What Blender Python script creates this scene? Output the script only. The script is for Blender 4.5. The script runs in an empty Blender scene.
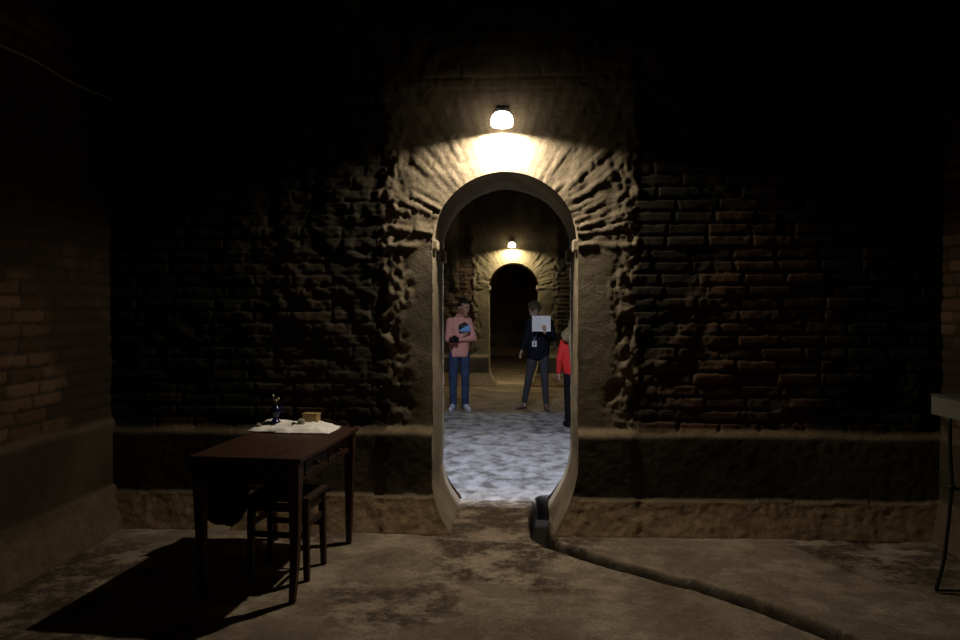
import bpy, bmesh, math, random
import numpy as np
from mathutils import Vector, Matrix

random.seed(7)
SC = bpy.context.scene
COL = SC.collection

# ------------------------------------------------------------------ camera
FPX = 700.0
TH = math.atan(38 / FPX)
PH = math.atan(10 / FPX * math.cos(TH))
cam_d = bpy.data.cameras.new('camera')
cam_d.sensor_width = 36.0
cam_d.lens = FPX / 960 * 36.0
cam_d.clip_start = 0.05
cam = bpy.data.objects.new('camera', cam_d)
cam.location = (0, 0, 1.62)
cam.rotation_euler = (math.pi / 2 - PH, 0, TH)
COL.objects.link(cam)
SC.camera = cam

# ------------------------------------------------------------------ world, exposure
w = bpy.data.worlds.new('underground')
SC.world = w
w.use_nodes = True
w.node_tree.nodes['Background'].inputs[0].default_value = (0.5, 0.5, 0.45, 1)
w.node_tree.nodes['Background'].inputs[1].default_value = 0.0
SC.view_settings.view_transform = 'Standard'
SC.view_settings.look = 'None'
SC.view_settings.exposure = 0.0
SC.view_settings.gamma = 1.0
SC.cycles.max_bounces = 8
SC.cycles.diffuse_bounces = 5
SC.cycles.use_denoising = True

# light levels of the wall lamps (used in the lamp builder below)
LAMP_NEAR = dict(color=(1.0, 0.86, 0.66), watts=38.0)
LAMP_FAR = dict(color=(1.0, 0.86, 0.56), watts=30.0)
LAMP_MID = dict(color=(0.76, 0.82, 1.0), watts=285.0)

AX, AW, ASP = -0.097, 0.536, 2.10       # arch centre, half width, springing height
WY, WT = 5.18, 5.90                     # brick plane and rear face of the arch wall
FY = 15.13                              # brick plane of the far wall
XL, XR = -3.11, 3.04                    # side walls
DROP = -0.02                            # floor of the second room
CEIL = 4.7

# ------------------------------------------------------------------ numpy noise
def hsh(ix, iy, s=0):
    n = (ix.astype(np.int64) * 374761393 + iy.astype(np.int64) * 668265263 + s * 1442695041) & 0xffffffff
    n = ((n ^ (n >> 13)) * 1274126177) & 0xffffffff
    n = n ^ (n >> 16)
    return (n & 0xffffff) / float(0xffffff)

def vn(x, y, s=0):
    xi, yi = np.floor(x), np.floor(y)
    fx, fy = x - xi, y - yi
    fx = fx * fx * (3 - 2 * fx); fy = fy * fy * (3 - 2 * fy)
    a = hsh(xi, yi, s); b = hsh(xi + 1, yi, s); c = hsh(xi, yi + 1, s); d = hsh(xi + 1, yi + 1, s)
    return (a + (b - a) * fx) * (1 - fy) + (c + (d - c) * fx) * fy

def fbm(x, y, o=4, s=0):
    t = 0; a = 0.5; n = 0
    for k in range(o):
        t = t + a * vn(x * 2 ** k, y * 2 ** k, s + k * 17); n += a; a *= 0.55
    return t / n - 0.5

def ss(a, b, x):
    t = np.clip((x - a) / (b - a), 0, 1)
    return t * t * (3 - 2 * t)

def bricks(u, z, bl, bh, s, gap=0.012, rough=0.006):
    zz = z + 0.02 * fbm(u * 1.3, z * 1.3, 2, s + 3)
    row = np.floor(zz / bh)
    uu = u / bl + hsh(row, row * 0 + 5, s) + 0.12 * fbm(u * 3, z * 9, 2, s + 9)
    col = np.floor(uu)
    fu, fz = uu - col, zz / bh - row
    d = np.minimum(np.minimum(fu, 1 - fu) * bl, np.minimum(fz, 1 - fz) * bh)
    d = d + rough * 2 * fbm(u * 25, z * 25, 3, s + 11)
    m = ss(gap * 0.35, gap * 1.1, d)
    return m, hsh(row, col, s + 1)

# ------------------------------------------------------------------ materials
def mat(name, col, rough=0.8, spec=0.3, metal=0.0, var=0.0, scale=30, bump=0.0, emit=None, es=0.0, trans=0.0):
    m = bpy.data.materials.new(name); m.use_nodes = True
    nt = m.node_tree; b = nt.nodes['Principled BSDF']
    b.inputs['Base Color'].default_value = (*col, 1)
    b.inputs['Roughness'].default_value = rough
    b.inputs['Metallic'].default_value = metal
    b.inputs['Specular IOR Level'].default_value = spec
    if trans: b.inputs['Transmission Weight'].default_value = trans
    if emit:
        b.inputs['Emission Color'].default_value = (*emit, 1); b.inputs['Emission Strength'].default_value = es
    if var or bump:
        tc = nt.nodes.new('ShaderNodeTexCoord'); n = nt.nodes.new('ShaderNodeTexNoise')
        n.inputs['Scale'].default_value = scale; n.inputs['Detail'].default_value = 6
        nt.links.new(tc.outputs['Object'], n.inputs['Vector'])
        if var:
            r = nt.nodes.new('ShaderNodeValToRGB')
            r.color_ramp.elements[0].color = (*[c * (1 - var) for c in col], 1)
            r.color_ramp.elements[1].color = (*[min(1, c * (1 + var)) for c in col], 1)
            r.color_ramp.elements[0].position = .3; r.color_ramp.elements[1].position = .7
            nt.links.new(n.outputs['Fac'], r.inputs['Fac']); nt.links.new(r.outputs['Color'], b.inputs['Base Color'])
        if bump:
            bp = nt.nodes.new('ShaderNodeBump'); bp.inputs['Strength'].default_value = bump; bp.inputs['Distance'].default_value = .01
            nt.links.new(n.outputs['Fac'], bp.inputs['Height']); nt.links.new(bp.outputs['Normal'], b.inputs['Normal'])
    return m

def wood_mat(name, c0, c1, rough=0.45):
    m = bpy.data.materials.new(name); m.use_nodes = True
    nt = m.node_tree; b = nt.nodes['Principled BSDF']
    tc = nt.nodes.new('ShaderNodeTexCoord'); mp = nt.nodes.new('ShaderNodeMapping')
    mp.inputs['Scale'].default_value = (14, 1.2, 14)
    n = nt.nodes.new('ShaderNodeTexNoise'); n.inputs['Scale'].default_value = 3; n.inputs['Detail'].default_value = 8; n.inputs['Distortion'].default_value = .6
    r = nt.nodes.new('ShaderNodeValToRGB')
    r.color_ramp.elements[0].color = (*c0, 1); r.color_ramp.elements[1].color = (*c1, 1)
    r.color_ramp.elements[0].position = .35; r.color_ramp.elements[1].position = .68
    nt.links.new(tc.outputs['Object'], mp.inputs['Vector']); nt.links.new(mp.outputs['Vector'], n.inputs['Vector'])
    nt.links.new(n.outputs['Fac'], r.inputs['Fac']); nt.links.new(r.outputs['Color'], b.inputs['Base Color'])
    bp = nt.nodes.new('ShaderNodeBump'); bp.inputs['Strength'].default_value = .12; bp.inputs['Distance'].default_value = .004
    nt.links.new(n.outputs['Fac'], bp.inputs['Height']); nt.links.new(bp.outputs['Normal'], b.inputs['Normal'])
    b.inputs['Roughness'].default_value = rough; b.inputs['Specular IOR Level'].default_value = .35
    return m

class NT:
    """tiny node helper"""
    def __init__(s, name):
        s.m = bpy.data.materials.new(name); s.m.use_nodes = True; s.t = s.m.node_tree
        s.b = s.t.nodes['Principled BSDF']
    def n(s, typ, **k):
        x = s.t.nodes.new(typ)
        for a, v in k.items(): setattr(x, a, v)
        return x
    def l(s, a, b): s.t.links.new(a, b)
    def attr(s, name):
        return s.n('ShaderNodeAttribute', attribute_name=name).outputs['Fac']
    def noise(s, scale, detail=5, stretch=None, rough=.55):
        tc = s.n('ShaderNodeTexCoord'); v = tc.outputs['Object']
        if stretch:
            mp = s.n('ShaderNodeMapping'); mp.inputs['Scale'].default_value = stretch; s.l(v, mp.inputs['Vector']); v = mp.outputs['Vector']
        x = s.n('ShaderNodeTexNoise'); x.inputs['Scale'].default_value = scale; x.inputs['Detail'].default_value = detail; x.inputs['Roughness'].default_value = rough
        s.l(v, x.inputs['Vector']); return x.outputs['Fac']
    def ramp(s, fac, stops):
        r = s.n('ShaderNodeValToRGB'); e = r.color_ramp.elements
        while len(e) < len(stops): e.new(.5)
        for el, (p, c) in zip(e, stops):
            el.position = p; el.color = (*c, 1)
        s.l(fac, r.inputs['Fac']); return r.outputs['Color']
    def mix(s, fac, a, b, mode='MIX'):
        x = s.n('ShaderNodeMix', data_type='RGBA', blend_type=mode)
        for sock, v in ((x.inputs[0], fac), (x.inputs[6], a), (x.inputs[7], b)):
            if isinstance(v, (int, float)): sock.default_value = v
            elif isinstance(v, tuple): sock.default_value = (*v, 1)
            else: s.l(v, sock)
        return x.outputs[2]
    def bump(s, h, strength, dist):
        x = s.n('ShaderNodeBump'); x.inputs['Strength'].default_value = strength; x.inputs['Distance'].default_value = dist
        s.l(h, x.inputs['Height']); s.l(x.outputs['Normal'], s.b.inputs['Normal'])

def masonry(name, brick_a, brick_b, mortar, plaster_a, plaster_b, dirt_shade, ochre=((.20, .135, .075), (.36, .26, .155))):
    k = NT(name)
    br = k.ramp(k.attr('tone'), [(0, brick_a), (.55, tuple((a + b) / 2 for a, b in zip(brick_a, brick_b))), (1, brick_b)])
    mo = k.mix(k.noise(40), mortar, tuple(c * .6 for c in mortar))
    c = k.mix(k.attr('mortar'), br, mo)
    pl = k.ramp(k.noise(3.2, 8), [(.3, plaster_a), (.7, plaster_b)])
    c = k.mix(k.attr('plaster'), c, pl)
    c = k.mix(k.attr('grey'), c, k.ramp(k.noise(2.5, 8), [(.3, tuple(v * .42 for v in plaster_a)), (.7, tuple(v * .55 for v in plaster_b))]))
    c = k.mix(k.attr('ochre'), c, k.ramp(k.noise(9, 8, rough=.7), [(.3, ochre[0]), (.7, ochre[1])]))
    c = k.mix(k.attr('stain_shade'), c, dirt_shade)
    sp = k.ramp(k.noise(75, 5, rough=.7), [(.32, (.5, .5, .5)), (.68, (1.25, 1.25, 1.25))])
    c = k.mix(.7, c, sp, 'MULTIPLY')
    k.l(c, k.b.inputs['Base Color'])
    k.b.inputs['Roughness'].default_value = .92; k.b.inputs['Specular IOR Level'].default_value = .15
    k.bump(k.noise(55, 8, rough=.7), .55, .008)
    return k.m

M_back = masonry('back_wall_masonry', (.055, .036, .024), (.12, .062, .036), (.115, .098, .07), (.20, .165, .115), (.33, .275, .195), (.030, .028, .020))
M_side = masonry('side_wall_masonry', (.055, .032, .021), (.19, .115, .072), (.045, .034, .023), (.11, .084, .058), (.17, .13, .09), (.032, .024, .016), ((.095, .07, .045), (.165, .12, .078)))
M_far = masonry('far_wall_masonry', (.09, .05, .033), (.19, .10, .06), (.2, .17, .11), (.24, .20, .12), (.36, .30, .19), (.05, .045, .03))

def floor_mat():
    k = NT('worn_floor')
    base = k.ramp(k.noise(1.6, 9, rough=.62), [(.28, (.20, .155, .11)), (.5, (.33, .265, .195)), (.72, (.43, .36, .275))])
    grain = k.ramp(k.noise(45, 6, rough=.75), [(.3, (.5, .5, .5)), (.7, (1.25, 1.25, 1.25))])
    base = k.mix(.8, base, grain, 'MULTIPLY')
    st = k.ramp(k.noise(3.0, 10, stretch=(1, 1.3, 1), rough=.74), [(.42, (0, 0, 0)), (.52, (1, 1, 1))])
    fine = k.ramp(k.noise(14, 8, rough=.7), [(.34, (.45, .45, .45)), (.52, (1, 1, 1))]); st = k.mix(1.0, st, fine, 'MULTIPLY')
    amt = k.n('ShaderNodeMath', operation='MULTIPLY'); k.l(st, amt.inputs[0]); k.l(k.attr('patch'), amt.inputs[1])
    base = k.mix(amt.outputs[0], base, (.070, .050, .034))
    fa = k.ramp(k.noise(6.0, 7, stretch=(1, .75, 1), rough=.62), [(.38, (.15, .14, .125)), (.5, (.34, .325, .31)), (.62, (.46, .45, .44))])
    fa = k.mix(.7, fa, grain, 'MULTIPLY')
    br = k.ramp(k.noise(2.2, 7, rough=.6), [(.35, (.15, .11, .065)), (.7, (.33, .25, .16))])
    fa = k.mix(k.attr('brown'), fa, br)
    c = k.mix(k.attr('second'), base, fa)
    c = k.mix(k.attr('groove_shade'), c, (.014, .011, .008))  # shade of the channel and pit painted as near-black colour
    k.l(c, k.b.inputs['Base Color'])
    k.b.inputs['Roughness'].default_value = .85; k.b.inputs['Specular IOR Level'].default_value = .2
    k.bump(k.noise(34, 9, rough=.75), .8, .010)
    return k.m
M_floor = floor_mat()
M_vault = mat('vault_concrete', (.42, .38, .30), .95, .1, var=.3, scale=2, bump=.4)

# ------------------------------------------------------------------ object helpers
def link(name, me, m=None, parent=None):
    o = bpy.data.objects.new(name, me); COL.objects.link(o)
    if m is not None and me is not None: me.materials.append(m)
    if parent is not None: o.parent = parent
    return o

def tag(o, label, cat, group=None):
    o['label'] = label; o['category'] = cat
    if group: o['group'] = group
    return o

def thing(name, label, cat, loc=(0, 0, 0), rz=0, group=None):
    o = bpy.data.objects.new(name, None); COL.objects.link(o)
    o.empty_display_size = .1
    o.location = loc; o.rotation_euler = (0, 0, rz)
    return tag(o, label, cat, group)

def from_bm(name, bm, m, parent=None, smooth=False, bev=0.0):
    if bev:
        bmesh.ops.bevel(bm, geom=[e for e in bm.edges if len(e.link_faces) == 2 and e.calc_face_angle(0) > .5], offset=bev, segments=2, affect='EDGES', profile=.6)
    bmesh.ops.recalc_face_normals(bm, faces=bm.faces)
    me = bpy.data.meshes.new(name); bm.to_mesh(me); bm.free()
    if smooth:
        for p in me.polygons: p.use_smooth = True
    return link(name, me, m, parent)

def box(bm, c, s, rot=None):
    M = Matrix.Translation(c)
    if rot is not None: M = M @ rot
    return bmesh.ops.create_cube(bm, size=1, matrix=M @ Matrix.Diagonal((*s, 1)))['verts']

def tube(bm, pts, rad, seg=10):
    """swept round bar through pts; rad a number or one per point"""
    pts = [Vector(p) for p in pts]; n = len(pts)
    rs = rad if hasattr(rad, '__len__') else [rad] * n
    rings = []; ref = None
    for i, p in enumerate(pts):
        t = (pts[min(i + 1, n - 1)] - pts[max(i - 1, 0)]).normalized()
        if ref is None: ref = Vector((0, 0, 1)) if abs(t.z) < .9 else Vector((1, 0, 0))
        a = t.cross(ref).normalized(); b = a.cross(t).normalized(); ref = b
        rings.append([bm.verts.new(p + (a * math.cos(q) + b * math.sin(q)) * rs[i]) for q in [2 * math.pi * j / seg for j in range(seg)]])
    for i in range(n - 1):
        for j in range(seg):
            bm.faces.new((rings[i][j], rings[i][(j + 1) % seg], rings[i + 1][(j + 1) % seg], rings[i + 1][j]))
    bm.faces.new(rings[0]); bm.faces.new(rings[-1])

def lathe(bm, prof, seg=28, c=(0, 0, 0), caps=True):
    rings = []
    for r, z in prof:
        rings.append([bm.verts.new((c[0] + r * math.cos(2 * math.pi * j / seg), c[1] + r * math.sin(2 * math.pi * j / seg), c[2] + z)) for j in range(seg)])
    for i in range(len(rings) - 1):
        for j in range(seg):
            bm.faces.new((rings[i][j], rings[i][(j + 1) % seg], rings[i + 1][(j + 1) % seg], rings[i + 1][j]))
    if caps: bm.faces.new(rings[0]); bm.faces.new(rings[-1])

def grid_mesh(name, P, keep, attrs, m, flip=False):
    """P (nu,nv,3) vertices, keep (nu-1,nv-1) faces to keep"""
    nu, nv = P.shape[:2]
    idx = np.arange(nu * nv).reshape(nu, nv)
    q = np.stack([idx[:-1, :-1], idx[1:, :-1], idx[1:, 1:], idx[:-1, 1:]], -1)[keep]
    if flip: q = q[:, ::-1]
    used = np.unique(q); remap = -np.ones(nu * nv, int); remap[used] = np.arange(len(used))
    q = remap[q]; V = P.reshape(-1, 3)[used]
    me = bpy.data.meshes.new(name)
    me.vertices.add(len(V)); me.vertices.foreach_set('co', V.astype(np.float32).ravel())
    me.loops.add(q.size); me.loops.foreach_set('vertex_index', q.astype(np.int32).ravel())
    me.polygons.add(len(q)); me.polygons.foreach_set('loop_start', np.arange(0, q.size, 4, dtype=np.int32))
    me.polygons.foreach_set('use_smooth', np.ones(len(q), bool))
    me.update(calc_edges=True)
    for k, a in attrs.items():
        at = me.attributes.new(k, 'FLOAT', 'POINT'); at.data.foreach_set('value', a.reshape(-1)[used].astype(np.float32))
    o = link(name, me, m); o['kind'] = 'structure'
    return o

def axis(*segs):
    """axis((a,b,step), ...) joined samples"""
    out = []
    for a, b, st in segs:
        out.append(np.linspace(a, b, max(2, int(round((b - a) / st)) + 1))[:-1])
    return np.concatenate(out + [[segs[-1][1]]])

# ------------------------------------------------------------------ the arch opening
def half_w(z, right):
    F = np.where(right, .185, .15)
    h = np.where(right, .50, .36)
    t = np.clip(1 - z / h, 0, 1)
    return AW - F * t ** 1.9

def open_sd(u, z):
    """signed distance to the opening (negative inside) and the outward direction"""
    dx, dz = u - AX, z - ASP
    r = np.hypot(dx, dz)
    up = z > ASP
    hw = half_w(z, dx > 0)
    sd = np.where(up, r - AW, np.abs(dx) - hw)
    gx = np.where(up, dx / np.maximum(r, 1e-6), np.sign(dx)); gz = np.where(up, dz / np.maximum(r, 1e-6), 0)
    return sd, gx, gz

# ------------------------------------------------------------------ masonry relief: displacement into the room
def relief(u, z, seed, door=True, rough=1.0, hole=None, cove=(.10, .25), plinth=(.06, .73), streaks=True, lo=-3.1, hi=3.1):
    m, rnd = bricks(u, z, .30, .090, seed)
    big = fbm(u * .9, z * .9, 3, seed + 40)
    er = ss(-.06, .16, fbm(u * 1.1 + 7, z * 1.6, 4, seed + 50) + (.12 * ss(-.4, -1.2, u) * ss(-2.4, -1.6, u) if door else 0)) * rough      # eroded, smeared areas
    d = .006 + m * (.013 + .010 * (rnd - .5)) * (1 - .45 * er) + .02 * big
    d = d + .010 * fbm(u * 14, z * 14, 4, seed + 60) * (.6 + er) + .045 * er * fbm(u * 6, z * 9, 4, seed + 61)
    mort = (1 - m) * (1 - .3 * er) + .35 * er
    pl = np.zeros_like(u); stain_shade = .9 * ss(-.12, .10, fbm(u * 1.2, z * .9, 4, seed + 72) + .16 * ss(1.5, 2.6, z) - .06)  # random stains plus painted shade that darkens the upper wall
    if streaks:   # long pale lime runs and dark algae
        run = ss(.10, .24, fbm(u * 2.6, z * .22, 3, seed + 70)) * ss(1.9, 2.7, z)
        pl = np.maximum(pl, .75 * run); d = d + .008 * run
        stain_shade = np.maximum(stain_shade, .6 * ss(.02, .22, fbm(u * 1.5, z * .7, 4, seed + 71)) * (1 - run))
    if door:
        rag = .10 * fbm(z * 2.2, u * 0 + 3, 4, seed + 80) + .10 * fbm(z * 9, u * 3, 3, seed + 81)
        edge = np.where(u < AX, .90, .955) + rag
        a = np.abs(u - AX)
        sur = ss(.03, -.03, a - edge) * ss(3.7, 3.0, z + .3 * fbm(u * 2, z * 2, 3, seed + 82))
        rubble = ss(.16, .02, np.abs(a - edge + .06)) * ss(.5, .9, z) * ss(3.2, 2.6, z)
        r = np.hypot(u - AX, z - ASP); ang = np.arctan2(u - AX, z - ASP)
        rs = r + .1 * fbm(ang * 4, r * 4, 3, seed + 84)
        vm, vr = bricks(rs * 1.0 + .13, ang * .86, .40, .074, seed + 85, gap=.016, rough=.010)
        vz = ss(ASP - .04, ASP + .06, z + .05 * fbm(u * 5, z * 5, 2, seed + 86))
        vrad = ss(1.10, .80, r + .3 * fbm(u * 3, z * 3, 3, seed + 95))
        # the crown is smoothed with plaster, the haunches show the stones
        soft = .38 + .62 * ss(.12, .55, a)
        vs = .022 + soft * (vrad * vm * (.004 + .009 * (vr - .5)) + .015 * fbm(rs * 5, ang * 15, 4, seed + 87) + .012 * fbm(u * 4, z * 5, 4, seed + 94) + .012 * fbm(u * 16, z * 18, 3, seed + 88))
        ps = .022 + .010 * fbm(u * 2.2, z * 1.8, 4, seed + 89) + .004 * fbm(u * 16, z * 16, 4, seed + 90)
        # shallow plaster losses along the ragged margin
        loss = ss(.12, .22, fbm(u * 5, z * 4, 3, seed + 91)) * ss(.25, .08, edge - a) * (1 - vz)
        ps = ps - .014 * loss + .012 * loss * fbm(u * 30, z * 30, 3, seed + 92)
        s = vs * vz + ps * (1 - vz)
        d = d * (1 - sur) + s * sur
        d = d + rubble * (.036 * fbm(u * 24, z * 15, 4, seed + 83) - .001)
        pl = np.maximum(pl * (1 - sur), sur * (1 - .7 * loss) * (1 - .25 * vz * (1 - vm)))
        mort = mort * (1 - sur); stain_shade = stain_shade * (1 - sur) + sur * .6 * ss(-.06, .20, fbm(u * 2.4, z * 2.0, 5, seed + 93)) * (1 - vz)
        # string course at the springing
        d = d + sur * .010 * ss(.03, .012, np.abs(z - ASP + .015 + .05 * fbm(u * 5, z * 0, 3, 5))) * ss(-.1, .15, fbm(u * 6, z * 0 + 2, 2, 6))
    # plinth of waterproof mortar with a sloping ragged top, then the sloped foot
    pt = plinth[1] + .035 * fbm(u * 2.3, z * 0, 4, seed + 100)
    t = ss(.035, -.045, z - pt)
    base = plinth[0] + .012 * fbm(u * 1.4, z * 1.4, 3, seed + 101) + .004 * fbm(u * 20, z * 20, 3, seed + 102)
    if door:
        base = base + sur * .012
    d = d * (1 - t) + base * t
    pl = np.maximum(pl, t); mort = mort * (1 - t)
    stain_shade = stain_shade * (1 - t) + t * .55 * ss(-.1, .1, fbm(u * 1.2, z * 1.2, 3, seed + 103)) * ss(.2, .3, z)
    ch = cove[1] + .02 * fbm(u * 2.5, z * 0, 3, seed + 104)
    q = np.clip(1 - z / ch, 0, 1)
    rough_c = .022 * fbm(u * 9, z * 14, 4, seed + 105) + .012 * fbm(u * 30, z * 30, 3, seed + 106)
    d = d + np.where(z < ch, .02 + cove[0] * q ** 1.3 + rough_c * ss(0, .15, q), 0)
    q2 = ss(ch + .015, ch - .02, z)
    ochre = np.clip(q2 + 3.2 * t * (1 - t), 0, 1); grey = t * (1 - q2) * (1 - np.clip(3.2 * t * (1 - t), 0, 1))
    d = d + .008 * fbm(u * 24, z * 40, 3, seed + 108) * (4 * t * (1 - t))
    if hole is not None:
        hu, hz, ru, rz = hole
        e = np.hypot((u - hu) / ru, (z - hz) / rz) + .22 * fbm(u * 9, z * 9, 3, seed + 107)
        hh = ss(1.06, .94, e)
        d = d * (1 - hh) - .55 * hh
        pl = pl * (1 - .5 * hh); stain_shade = np.maximum(stain_shade, hh)  # shade inside the hole also put into the colour
    return d, dict(plaster=pl, mortar=mort, tone=np.clip(rnd * .8 + .4 * (big + .25), 0, 1), stain_shade=np.clip(stain_shade, 0, 1), ochre=ochre, grey=grey)

def arch_wall(name, us, zs, y0, seed, material, sign=-1, **kw):
    """heightfield wall in the XZ plane facing -Y with the arch cut out"""
    U, Z = np.meshgrid(us, zs, indexing='ij')
    sd, gx, gz = open_sd(U, Z)
    inside = sd < 0
    keep = ~(inside[:-1, :-1] & inside[1:, :-1] & inside[1:, 1:] & inside[:-1, 1:])
    U2 = np.where(inside, U - gx * sd, U); Z2 = np.where(inside, Z - gz * sd, Z)
    far = sd < -.12
    U2 = np.where(far, U, U2); Z2 = np.where(far, Z, Z2)
    d, at = relief(U2, np.maximum(Z2, 0), seed, **kw)
    P = np.stack([U2, y0 + sign * d, Z2], -1)
    return grid_mesh(name, P, keep, at, material, flip=sign > 0)

def reveal(name, yfront_fn, yback, seed, material, step=.02):
    """the passage lining: jambs, flared feet and barrel of the arch"""
    zs = np.arange(-.03, ASP, step)
    lz = np.clip(zs, 0, 9)
    left = np.stack([AX - half_w(lz, np.zeros_like(lz, bool)), zs], -1)
    right = np.stack([AX + half_w(lz, np.ones_like(lz, bool)), zs], -1)[::-1]
    an = np.linspace(math.pi, 0, int(math.pi * AW / step) + 1)
    arc = np.stack([AX + AW * np.cos(an), ASP + AW * np.sin(an)], -1)
    C = np.concatenate([left, arc, right])
    u, z = C[:, 0], C[:, 1]
    yf = yfront_fn(u, np.clip(z, 0, 9))
    T = np.linspace(0, 1, 40)
    tt, uu = np.meshgrid(T, u, indexing='xy'); zz = np.repeat(z[:, None], len(T), 1)
    yy = yf[:, None] * (1 - tt) + yback * tt
    sd, gx, gz = open_sd(uu, np.clip(zz, .001, 9))
    s_len = np.repeat(np.cumsum(np.r_[0, np.hypot(*np.diff(C, axis=0).T)])[:, None], len(T), 1)
    n = (.022 * fbm(s_len * 2.2, yy * 2.2, 4, seed) + .010 * fbm(s_len * 12, yy * 12, 3, seed + 1)) * ss(0, .08, tt) + .012 * fbm(s_len * 18, tt * 0, 3, seed + 2) * ss(.10, 0, tt)
    P = np.stack([uu + gx * n, yy, zz + gz * n], -1)
    at = dict(plaster=np.ones_like(uu), mortar=np.zeros_like(uu), tone=np.zeros_like(uu) + .5, stain_shade=.35 * ss(0, .2, fbm(s_len * 2, yy * 2, 4, seed + 3)))
    return grid_mesh(name, P, np.ones((len(u) - 1, len(T) - 1), bool), at, material, flip=True)

# the wall with the arch in front of us
HOLE = (-2.20, .20, .185, .20)
kw1 = dict(hole=HOLE, cove=(.085, .25), plinth=(.055, .73))
us = axis((-3.25, -2.9, .03), (-2.9, 2.95, .0125), (2.95, 3.2, .03)); zs = axis((-.05, 3.4, .0125), (3.4, 4.0, .03), (4.0, CEIL + 1.4, .15))
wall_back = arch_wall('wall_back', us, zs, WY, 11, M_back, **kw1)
reveal_near = reveal('trim_1', lambda u, z: WY - relief(u, z, 11, **kw1)[0], WT + .02, 31, M_back)
# its other face, towards the second room
kw1b = dict(cove=(.12, .25), plinth=(.05, .72))
wall_back_rear = arch_wall('wall_back_rear', axis((-3.3, -.8, .12), (-.8, .65, .03), (.65, 3.3, .12)), axis((-.06, 2.9, .04), (2.9, CEIL + 1.4, .2)), WT - .06, 12, M_far, sign=1, **kw1b)
# the far wall of the second room
kw2 = dict(cove=(.10, .25), plinth=(.055, .63))
wall_far = arch_wall('wall_far', axis((-3.3, -1.9, .1), (-1.9, 1.6, .02), (1.6, 3.3, .1)), axis((-.06, 3.4, .02), (3.4, CEIL + 1.4, .1)), FY, 13, M_far, **kw2)
reveal_far = reveal('trim_2', lambda u, z: FY - relief(u, z, 13, **kw2)[0], FY + .70, 33, M_far, .03)
wall_far_rear = arch_wall('wall_far_rear', axis((-3.3, -.8, .2), (-.8, .65, .04), (.65, 3.3, .2)), axis((-.06, 2.9, .05), (2.9, CEIL + 1.4, .3)), FY + .66, 14, M_far, sign=1, **kw1b)

def side_wall(name, x0, sgn, ys, zs, seed, material, **kw):
    Y, Z = np.meshgrid(ys, zs, indexing='ij')
    d, at = relief(Y * 1.0, np.maximum(Z, 0), seed, door=False, **kw)
    P = np.stack([x0 + sgn * d, Y, Z], -1)
    return grid_mesh(name, P, np.ones((len(ys) - 1, len(zs) - 1), bool), at, material, flip=sgn < 0)

zs_s = axis((-.05, 3.5, .015), (3.5, CEIL + .5, .1))
wall_left = side_wall('wall_left', XL, 1, axis((-4, 2.6, .1), (2.6, 5.3, .015)), zs_s, 21, M_side, cove=(.11, .30), plinth=(.05, .80), rough=.5, streaks=False)
wall_right = side_wall('wall_right', XR, -1, axis((-4, 3.2, .1), (3.2, 5.3, .015)), zs_s, 22, M_side, cove=(.10, .27), plinth=(.05, .74), rough=.6, streaks=False)
zc = axis((-.06, CEIL + .5, .08))
for nm, x0, sg, y0, y1, sd_ in (('wall_mid_left', -3.06, 1, 5.8, 15.3, 23), ('wall_mid_right', 3.0, -1, 5.8, 15.3, 24), ('wall_end_left', -3.06, 1, 15.7, 25, 25), ('wall_end_right', 3.0, -1, 15.7, 25, 26)):
    side_wall(nm, x0, sg, axis((y0, y1, .08)), zc, sd_, M_far, streaks=False)

def plain_wall(name, y, sg, seed):
    U, Z = np.meshgrid(axis((-3.3, 3.3, .06)), axis((0, CEIL + 1.4, .06)), indexing='ij')
    d, at = relief(U, Z, seed, door=False)
    grid_mesh(name, np.stack([U, y + sg * d, Z], -1), np.ones((U.shape[0] - 1, U.shape[1] - 1), bool), at, M_far, flip=sg > 0)
plain_wall('wall_front', -3.8, 1, 27)
plain_wall('wall_end', 24.9, -1, 28)

def vault(name, y0, y1):
    a = np.linspace(0, math.pi, 25)
    prof = np.stack([-.03 + 3.10 * -np.cos(a), CEIL + .3 + 1.0 * np.sin(a)], -1)
    prof = np.concatenate([[[-3.2, CEIL + .3]], prof, [[3.14, CEIL + .3]]])
    ys = np.linspace(y0, y1, 9)
    P = np.stack([np.repeat(prof[:, :1], 9, 1), np.repeat(ys[None], len(prof), 0), np.repeat(prof[:, 1:], 9, 1)], -1)
    o = grid_mesh(name, P, np.ones((len(prof) - 1, 8), bool), {}, M_vault)
vault('ceiling', -4.0, 5.5); vault('ceiling_mid', 5.6, 15.4); vault('ceiling_end', 15.5, 25.1)

# ------------------------------------------------------------------ floor with the drainage channel
CH = np.array([(.30, 6.12), (.215, 5.86), (.165, 5.50), (.155, 5.22), (.175, 4.98), (.255, 4.80), (.40, 4.655), (.60, 4.50), (.813, 4.335), (1.06, 4.12), (1.315, 3.86), (1.56, 3.55), (1.85, 3.1), (2.2, 2.5), (2.55, 1.8)])
def polyline_dist(x, y, P):
    best = np.full(x.shape, 9.0)
    for (ax, ay), (bx, by) in zip(P[:-1], P[1:]):
        vx, vy = bx - ax, by - ay
        t = np.clip(((x - ax) * vx + (y - ay) * vy) / (vx * vx + vy * vy), 0, 1)
        best = np.minimum(best, np.hypot(x - ax - t * vx, y - ay - t * vy))
    return best
fx = axis((-3.3, -2.9, .05), (-2.9, .05, .02), (.05, 1.75, .009), (1.75, 3.0, .02), (3.0, 3.3, .05))
fy = axis((-4, 2.2, .15), (2.2, 3.3, .03), (3.3, 6.5, .009), (6.5, 12.5, .05), (12.5, 16, .08), (16, 25.1, .3))
X, Y = np.meshgrid(fx, fy, indexing='ij')
dch = polyline_dist(X, Y, CH) + .018 * fbm(X * 7, Y * 7, 3, 201)
wid = .060 + .02 * ss(5.6, 6.0, Y) 
g = ss(wid + .024, wid - .010, dch)
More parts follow.
